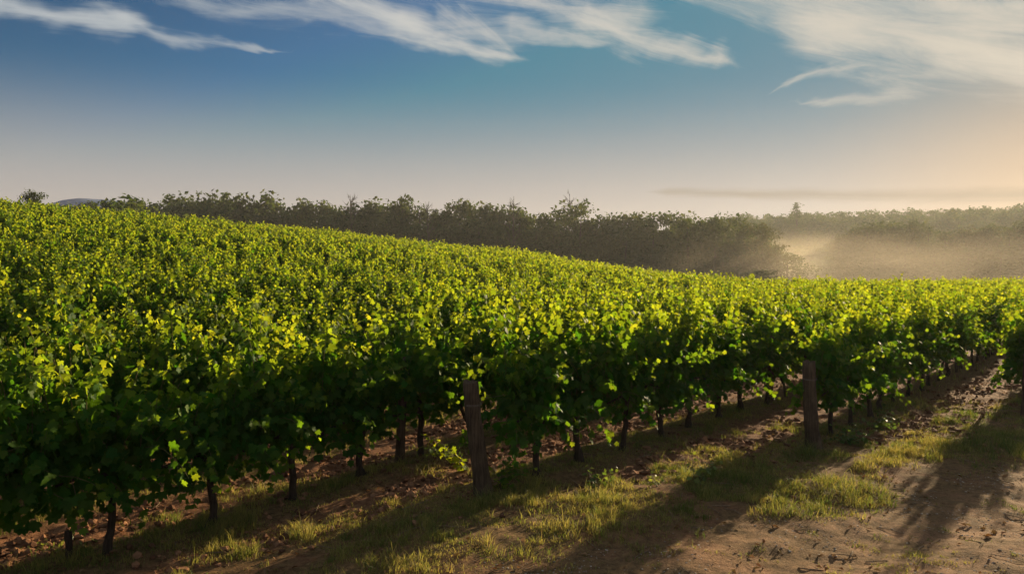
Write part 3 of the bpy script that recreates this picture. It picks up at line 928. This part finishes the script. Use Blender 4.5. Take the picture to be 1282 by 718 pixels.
# ------------------------------------------------------------------ trees
def tree_meshes(seed, h, w, shape='round', faces=2600, fs=.42, low=.22, gaps=.5):
    """(trunk mesh, crown mesh); a tapered trunk with limbs and a crown of leaf clumps at the limb ends"""
    r = np.random.default_rng(seed); tb = MB()
    bend = r.normal(0, .03 * h, 2)
    ts = np.linspace(0, 1, 8); top = h * (.82 if shape != 'cone' else .97)
    axis_ = np.stack([bend[0] * ts ** 2, bend[1] * ts ** 2, -.4 + ts * top], -1)
    r0 = .02 * h
    tb.tube(axis_, np.interp(ts, [0, .1, 1], [r0 * 1.5, r0, r0 * .15]), 8, wob=.15)
    clumps = []
    nl = 22 if shape != 'cone' else 34
    for i in range(nl):
        f = low + (1 - low) * (i + r.random()) / nl
        c = np.array([np.interp(f, ts, axis_[:, j]) for j in range(3)])
        if shape == 'round': reach = w * (1 - ((f - .55) / .55) ** 2 * .75) * r.uniform(.5, 1.1)
        elif shape == 'tall': reach = w * (1 - abs(f - .5) * 1.1) * r.uniform(.5, 1.15)
        else: reach = w * (1.08 - f) * r.uniform(.75, 1.15)
        a = i * 2.4 + r.normal(0, .4); rise = r.uniform(.0, .5) * reach if shape != 'cone' else -.12 * reach
        e = c + np.array([math.cos(a) * reach, math.sin(a) * reach, rise])
        mid = (c + e) / 2 + np.array([0, 0, .08 * reach])
        tb.tube(np.array([c, mid, e]), [r0 * .35 * (1.1 - f), r0 * .22 * (1.1 - f), .02], 5)
        cs = r.uniform(.10, .19) * h * (.62 if shape == 'cone' else 1) * (1.15 - .4 * f)
        clumps.append((e, cs)); clumps.append(((c + e) / 2, cs * .8))
        if r.random() < .5: clumps.append((e + r.normal(0, .5, 3) * cs, cs * .55))
    clumps.append((axis_[-1], .09 * h)); clumps.append((axis_[-1] + np.array([r.normal(0, .3), r.normal(0, .3), .05 * h]), .055 * h))
    wts = np.array([c[1] ** 2 for c in clumps]); cnt = (faces * wts / wts.sum()).astype(int) + 4
    P = []
    for (c, s), k in zip(clumps, cnt):
        d = norm(r.normal(0, 1, (k, 3))); rr = s * (r.random((k, 1)) ** .45) * np.clip(1 + .35 * r.normal(0, 1, (k, 1)) * gaps, .5, 1.12)
        P.append(c + d * rr * np.array([1, 1, .72]))
    P = np.concatenate(P); k = len(P)
    T = norm(r.normal(0, 1, (k, 3)) + np.array([0, 0, -.2])); N = r.normal(0, 1, (k, 3)) + np.array([0, 0, .5]); N = norm(N - (N * T).sum(1, keepdims=True) * T); B = np.cross(N, T)
    sz = fs * r.uniform(.5, 1.35, (k, 1))
    q = np.stack([P + T * sz, P + B * sz * .6 + N * sz * .25, P - T * sz * .8, P - B * sz * .6 + N * sz * .25], 1).reshape(-1, 3)
    return tb.mesh('trunk', [M_treebark]), q


def crown_mesh(q, mat):
    n = len(q) // 4
    return mesh_np('crown', q, np.full(n, 4), np.arange(4 * n), [mat], None, False)


TREES = []      # unit height 20
for i in range(9):
    shp = ('round', 'tall', 'round', 'tall', 'round', 'tall', 'round', 'round', 'tall')[i]
    w_ = (5.2, 3.4, 6.0, 3.0, 4.6, 3.8, 5.6, 4.2, 2.6)[i]
    TREES.append((shp, *tree_meshes(700 + i, 20, w_, shp, 3400, .40, .10 if i % 3 else .04)))
TOPZ = [np.percentile(t[2][:, 2], 99.5) for t in TREES]
CROWN = [crown_mesh(t[2], M_tree) for t in TREES]


def plant_tree(name, cat, lab, grp, x, y, h, i, rz, crown=None, wide=1.0):
    o = thing(name, lab, cat, (x, y, float(base_z(x, y))), rz, grp)
    s = h / 20; o.scale = (s * wide, s * wide, s)
    link('trunk', TREES[i][1], o); link('crown', crown or CROWN[i], o)
    return o


SKX = [120, 150, 200, 250, 280, 330, 380, 430, 470, 500, 540, 600, 650, 700, 750, 800, 850, 900, 940, 975]
SKY_ = [258, 257, 256, 250, 248, 249, 252, 256, 259, 258, 262, 261, 264, 267, 270, 271, 274, 278, 284, 294]
tr = random.Random(5)
# the dark wood edge behind the slope: two ranks of single trees, the wood behind them one mass
for rank in range(2):
    xpx = 100 if rank else 112
    while xpx < 975:
        Yd = np.interp(xpx, [120, 975], [232, 188]) + rank * 9 + tr.uniform(-3, 3)
        x, y = (xpx - 641) / 950 * Yd, Yd
        top = 2.5 + (345 - np.interp(xpx, SKX, SKY_)) / 950 * Yd
        i = tr.randrange(9); h = (top - float(base_z(x, y))) * 20 / TOPZ[i] + tr.gauss(-.4, 1.2) - (4 if rank == 0 else 0)
        shp = TREES[i][0]
        zone = 'left' if xpx < 430 else ('middle' if xpx < 720 else 'right')
        desc = {'left': 'above the high vineyard crest', 'middle': 'over the middle of the crest', 'right': 'at the low misty crest'}[zone]
        kind = 'broad dark tree' if shp == 'round' else 'slender dark tree'
        rk = 'front' if rank == 0 else 'skyline'
        lab = f"{kind} in the wood's {rk} rank {desc}"
        plant_tree('woodland_tree', 'tree', lab, f"{kind}s of the {rk} rank {desc}", x, y, max(h, 8), i, tr.uniform(0, 6.28), None, tr.uniform(.85, 1.15))
        xpx += tr.uniform(17, 27) if rank == 0 else tr.uniform(13, 24)


def by_px(name, cat, lab, px_, ytop, Yd, i, crown=None, wide=1.0, grp=None, off=0.0):
    x, y = (px_ - 641) / 950 * Yd, Yd
    h = (2.5 + (345 - ytop) / 950 * Yd - float(base_z(x, y))) * 20 / TOPZ[i]
    return plant_tree(name, cat, lab, grp, x, y, h, i, tr.uniform(0, 6.28), crown, wide)


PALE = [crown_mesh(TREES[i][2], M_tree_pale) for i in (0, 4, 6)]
OLV = crown_mesh(TREES[6][2], M_olive)
by_px('small_tree', 'tree', 'small lone tree peeking over the vineyard crest, leftmost of all trees', 45, 240, 96, 0, None, .9)
by_px('bushy_tree', 'tree', 'flat-topped bushy tree just above the crest beside the far blue hills', 169, 250, 150, 6, None, 1.5)
by_px('tall_tree', 'tree', 'tallest leafy tree on the left part of the wood, rounded top', 287, 242, 226, 2, None, 1.1)
by_px('tall_tree', 'tree', 'small-headed tree rising alone above the middle of the wood', 503, 249, 216, 3, None, .8)
by_px('tall_tree', 'tree', 'ragged dark tree above the wood with a bare neighbour', 725, 257, 202, 2, None, 1.0)
by_px('broad_tree', 'tree', 'broad dark tree at the right end of the long wood edge', 895, 272, 186, 0, None, .9)
by_px('broad_tree', 'tree', 'dense round tree second from the right end of the wood edge', 862, 276, 180, 4, None, .9)
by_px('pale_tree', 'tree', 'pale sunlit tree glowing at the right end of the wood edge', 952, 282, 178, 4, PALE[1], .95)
by_px('grey_bush', 'bush', 'small pale grey bush at the low end of the crest', 947, 338, 128, 6, OLV, 3.0)
by_px('shrub', 'shrub', 'low dark shrub in the mist right of the pale sunlit tree', 985, 318, 185, 6, None, 1.6)

# the clump right of the misty gap
for j, (px_, yt, Yd, i) in enumerate([(1050, 296, 230, 1), (1066, 287, 236, 3), (1085, 283, 240, 0), (1104, 278, 244, 2), (1124, 284, 240, 4), (1143, 277, 246, 5), (1162, 286, 240, 6), (1182, 290, 235, 2),
                                      (1203, 284, 238, 7), (1222, 289, 232, 0), (1243, 283, 236, 4), (1262, 287, 230, 6), (1283, 279, 228, 3), (1305, 281, 232, 0)]):
    pale = j in (8, 9)
    shp = 'slender' if TREES[i][0] == 'tall' else 'broad'
    lab = ('pale' if pale else 'hazy dark') + f" {shp} tree {ORD[j]} along the clump right of the misty gap"
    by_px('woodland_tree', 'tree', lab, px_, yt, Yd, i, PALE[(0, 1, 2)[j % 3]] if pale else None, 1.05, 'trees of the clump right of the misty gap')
    if j % 2 == 0:
        by_px('shrub', 'shrub', f"low hazy shrub at the foot of the clump, below its {ORD[j]} tree", px_ + 9, yt + 26, Yd - 14, (4, 6, 0)[j % 3], None, 1.7, 'shrubs at the foot of the clump')


# bare dead trees above the wood
def bare_tree(px_, ytop, Yd, seed, lab):
    r = np.random.default_rng(seed); x, y = (px_ - 641) / 950 * Yd, Yd; z0 = float(base_z(x, y))
    h = 2.5 + (345 - ytop) / 950 * Yd - z0
    o = thing('bare_tree', lab, 'dead tree', (x, y, z0))
    tb, bb = MB(), MB()
    ax = np.stack([np.cumsum(r.normal(0, .12, 10)), np.cumsum(r.normal(0, .12, 10)), np.linspace(-.4, h, 10)], -1)
    tb.tube(ax, np.linspace(.26, .05, 10), 7)
    for i in range(34):
        f = r.uniform(.45, .98); c = np.array([np.interp(f * h, ax[:, 2], ax[:, j]) for j in range(3)]); a = r.uniform(0, 6.28); L = h * .17 * (1.25 - f) * r.uniform(.7, 1.5) + .5
        d = norm(np.array([math.cos(a) * .7, math.sin(a) * .7, r.uniform(.4, 1.1)])); pts = [c]
        for s in range(4): d = norm(d + r.normal(0, .15, 3)); pts.append(pts[-1] + d * L / 4)
        bb.tube(np.array(pts), np.linspace(.075, .03, 5), 4, 0, 0, False)
        for s in range(2):
            q = pts[2 + s]; d2 = norm(d + r.normal(0, .5, 3)); bb.tube(np.array([q, q + d2 * L * .3, q + d2 * L * .5 + np.array([0, 0, .1])]), [.045, .03, .02], 4, 0, 0, False)
    link('trunk', tb.mesh('trunk', [M_treebark]), o); link('branches', bb.mesh('branches', [M_treebark]), o)


bare_tree(642, 246, 200, 1, 'bare dead treetop above the wood, left of the ragged dark tree')
bare_tree(713, 243, 204, 2, 'tallest bare dead tree beside the ragged dark tree on the skyline')
bare_tree(538, 252, 206, 3, 'thin bare treetop right of the small-headed lone tree')
bare_tree(440, 247, 210, 4, 'thin bare treetop left of the small-headed lone tree')

# the conifer on the far hill
pine_t = tree_meshes(801, 20, 4.6, 'cone', 1500, .34, .15)
px_, yt, Yd = 997, 254.5, 430
x, y = (px_ - 641) / 950 * Yd, Yd; zc = float(base_z(x, y))
o = thing('pine_tree', 'ragged conifer standing above the skyline of the far wooded hill', 'pine tree', (x, y, zc), .4)
s = (2.5 + (345 - yt) / 950 * Yd - zc) / 20; o.scale = (s * 1.4, s * 1.4, s)
link('trunk', pine_t[0], o); link('crown', crown_mesh(pine_t[1], M_tree), o)


def forest(pts, lo, hi, keep, grow, skyline=False):
    out = []
    for (x, y) in pts:
        q = TREES[tr.randrange(9)][2].reshape(-1, 4, 3); sel = rng.choice(len(q), keep, replace=False); q = q[sel]
        c = q.mean(1, keepdims=True); q = c + (q - c) * grow
        s = tr.uniform(lo, hi) / 20
        if skyline: s = (2.5 + (345 - np.interp(x / y * 950 + 641, SKX, SKY_)) / 950 * y * .96 + 2.8) * tr.uniform(.74, .93) / 20
        a = tr.uniform(0, 6.28); M = np.array([[math.cos(a), math.sin(a), 0], [-math.sin(a), math.cos(a), 0], [0, 0, 1]])
        w = tr.uniform(1.0, 1.35)
        out.append(((q * s * np.array([w, w, 1])) @ M + np.array([x, y, float(base_z(x, y))])).reshape(-1, 3))
    v = np.concatenate(out); n = len(v) // 4
    return mesh_np('forest', v, np.full(n, 4), np.arange(4 * n), [M_tree], None, False)


pts = []
for Yd in np.arange(300, 620, 8.5):                       # the wooded hill on the right
    for xx in np.arange(.10 * Yd, .85 * Yd, 7.5):
        pts.append((xx + tr.uniform(-3, 3), Yd + tr.uniform(-3.5, 3.5)))
tag(link('forest', forest(pts, 8.5, 15.5, 240, 2.4)), 'hazy dense woodland covering the far hill on the right', 'forest', kind='stuff')
pts = []
for Yd in np.arange(16, 70, 8):                           # the depth of the wood behind its edge
    for px_ in np.arange(120, 960, 20):
        D = np.interp(px_, [120, 975], [232, 188]) + Yd + tr.uniform(-3, 3); pts.append(((px_ + tr.uniform(-8, 8) - 641) / 950 * D, D))
tag(link('forest', forest(pts, 0, 0, 300, 2.2, True)), 'dark depth of the wood behind its edge trees', 'forest', kind='stuff')
# ------------------------------------------------------------------ haze and the ground mist of the valley
def volume_mat(name, dens, col, g):
    m, t, out = new_mat(name)
    v = t.nodes.new('ShaderNodeVolumePrincipled'); v.inputs['Color'].default_value = (*col, 1); v.inputs['Density'].default_value = dens; v.inputs['Anisotropy'].default_value = g
    t.links.new(v.outputs[0], out.inputs['Volume'])
    return m


def box(name, a, b, mat):
    v = [(x, y, z) for z in (a[2], b[2]) for y in (a[1], b[1]) for x in (a[0], b[0])]
    f = [0, 2, 3, 1, 4, 5, 7, 6, 0, 1, 5, 4, 2, 6, 7, 3, 0, 4, 6, 2, 1, 3, 7, 5]
    return link(name, mesh_np(name, np.array(v), np.full(6, 4), f, [mat], None, False))


lo = V.min(0); hi = V.max(0)
print('GROUND', lo, hi)
tag(box('haze', (lo[0] - 4, lo[1] - 4, min(lo[2], -6) - 1), (hi[0] + 4, hi[1] + 4, 84), volume_mat('haze', .00021, (.90, .90, .90), .38)), 'thin morning haze in the air', 'haze', kind='stuff')

import bmesh


def mist_mat(dens, seed):
    """thickest at the heart of the bank, thinning to nothing at its edge, curdled by noise"""
    m, t, out = new_mat('mist')
    tcx = t.nodes.new('ShaderNodeTexCoord')
    ln = t.nodes.new('ShaderNodeVectorMath'); ln.operation = 'LENGTH'; t.links.new(tcx.outputs['Object'], ln.inputs[0])
    r = E(t, ln.outputs['Value'])
    mp = t.nodes.new('ShaderNodeMapping'); mp.inputs['Location'].default_value = (seed, 0, 0); t.links.new(tcx.outputs['Object'], mp.inputs[0])
    f = noise(t, mp.outputs[0], 2.2, 3, .55)
    v = t.nodes.new('ShaderNodeVolumePrincipled'); v.inputs['Color'].default_value = (.98, .86, .68, 1); v.inputs['Anisotropy'].default_value = .35
    t.links.new((r.smooth(.98, .1) * f.smooth(.25, .75) * dens).s, v.inputs['Density'])
    t.links.new(v.outputs[0], out.inputs['Volume'])
    return m


for (px_, Yd, rx, ry, rz, z0, dens, lab) in [
    (1000, 214, 46, 32, 20, -1, .022, 'bright bank of mist filling the gap right of the pale sunlit tree'),
    (840, 166, 60, 16, 13, -3, .010, 'thin mist along the foot of the wood behind the crest'),
    (1160, 160, 84, 28, 15, 3, .0085, 'warm mist along the foot of the clump on the right')]:
    b = bmesh.new(); bmesh.ops.create_icosphere(b, subdivisions=3, radius=1)
    me = bpy.data.meshes.new('mist'); b.to_mesh(me); b.free(); me.materials.append(mist_mat(dens, px_ * .1))
    o = tag(link('mist', me, None, ((px_ - 641) / 950 * Yd, Yd, z0)), lab, 'mist', kind='stuff'); o.scale = (rx, ry, rz)
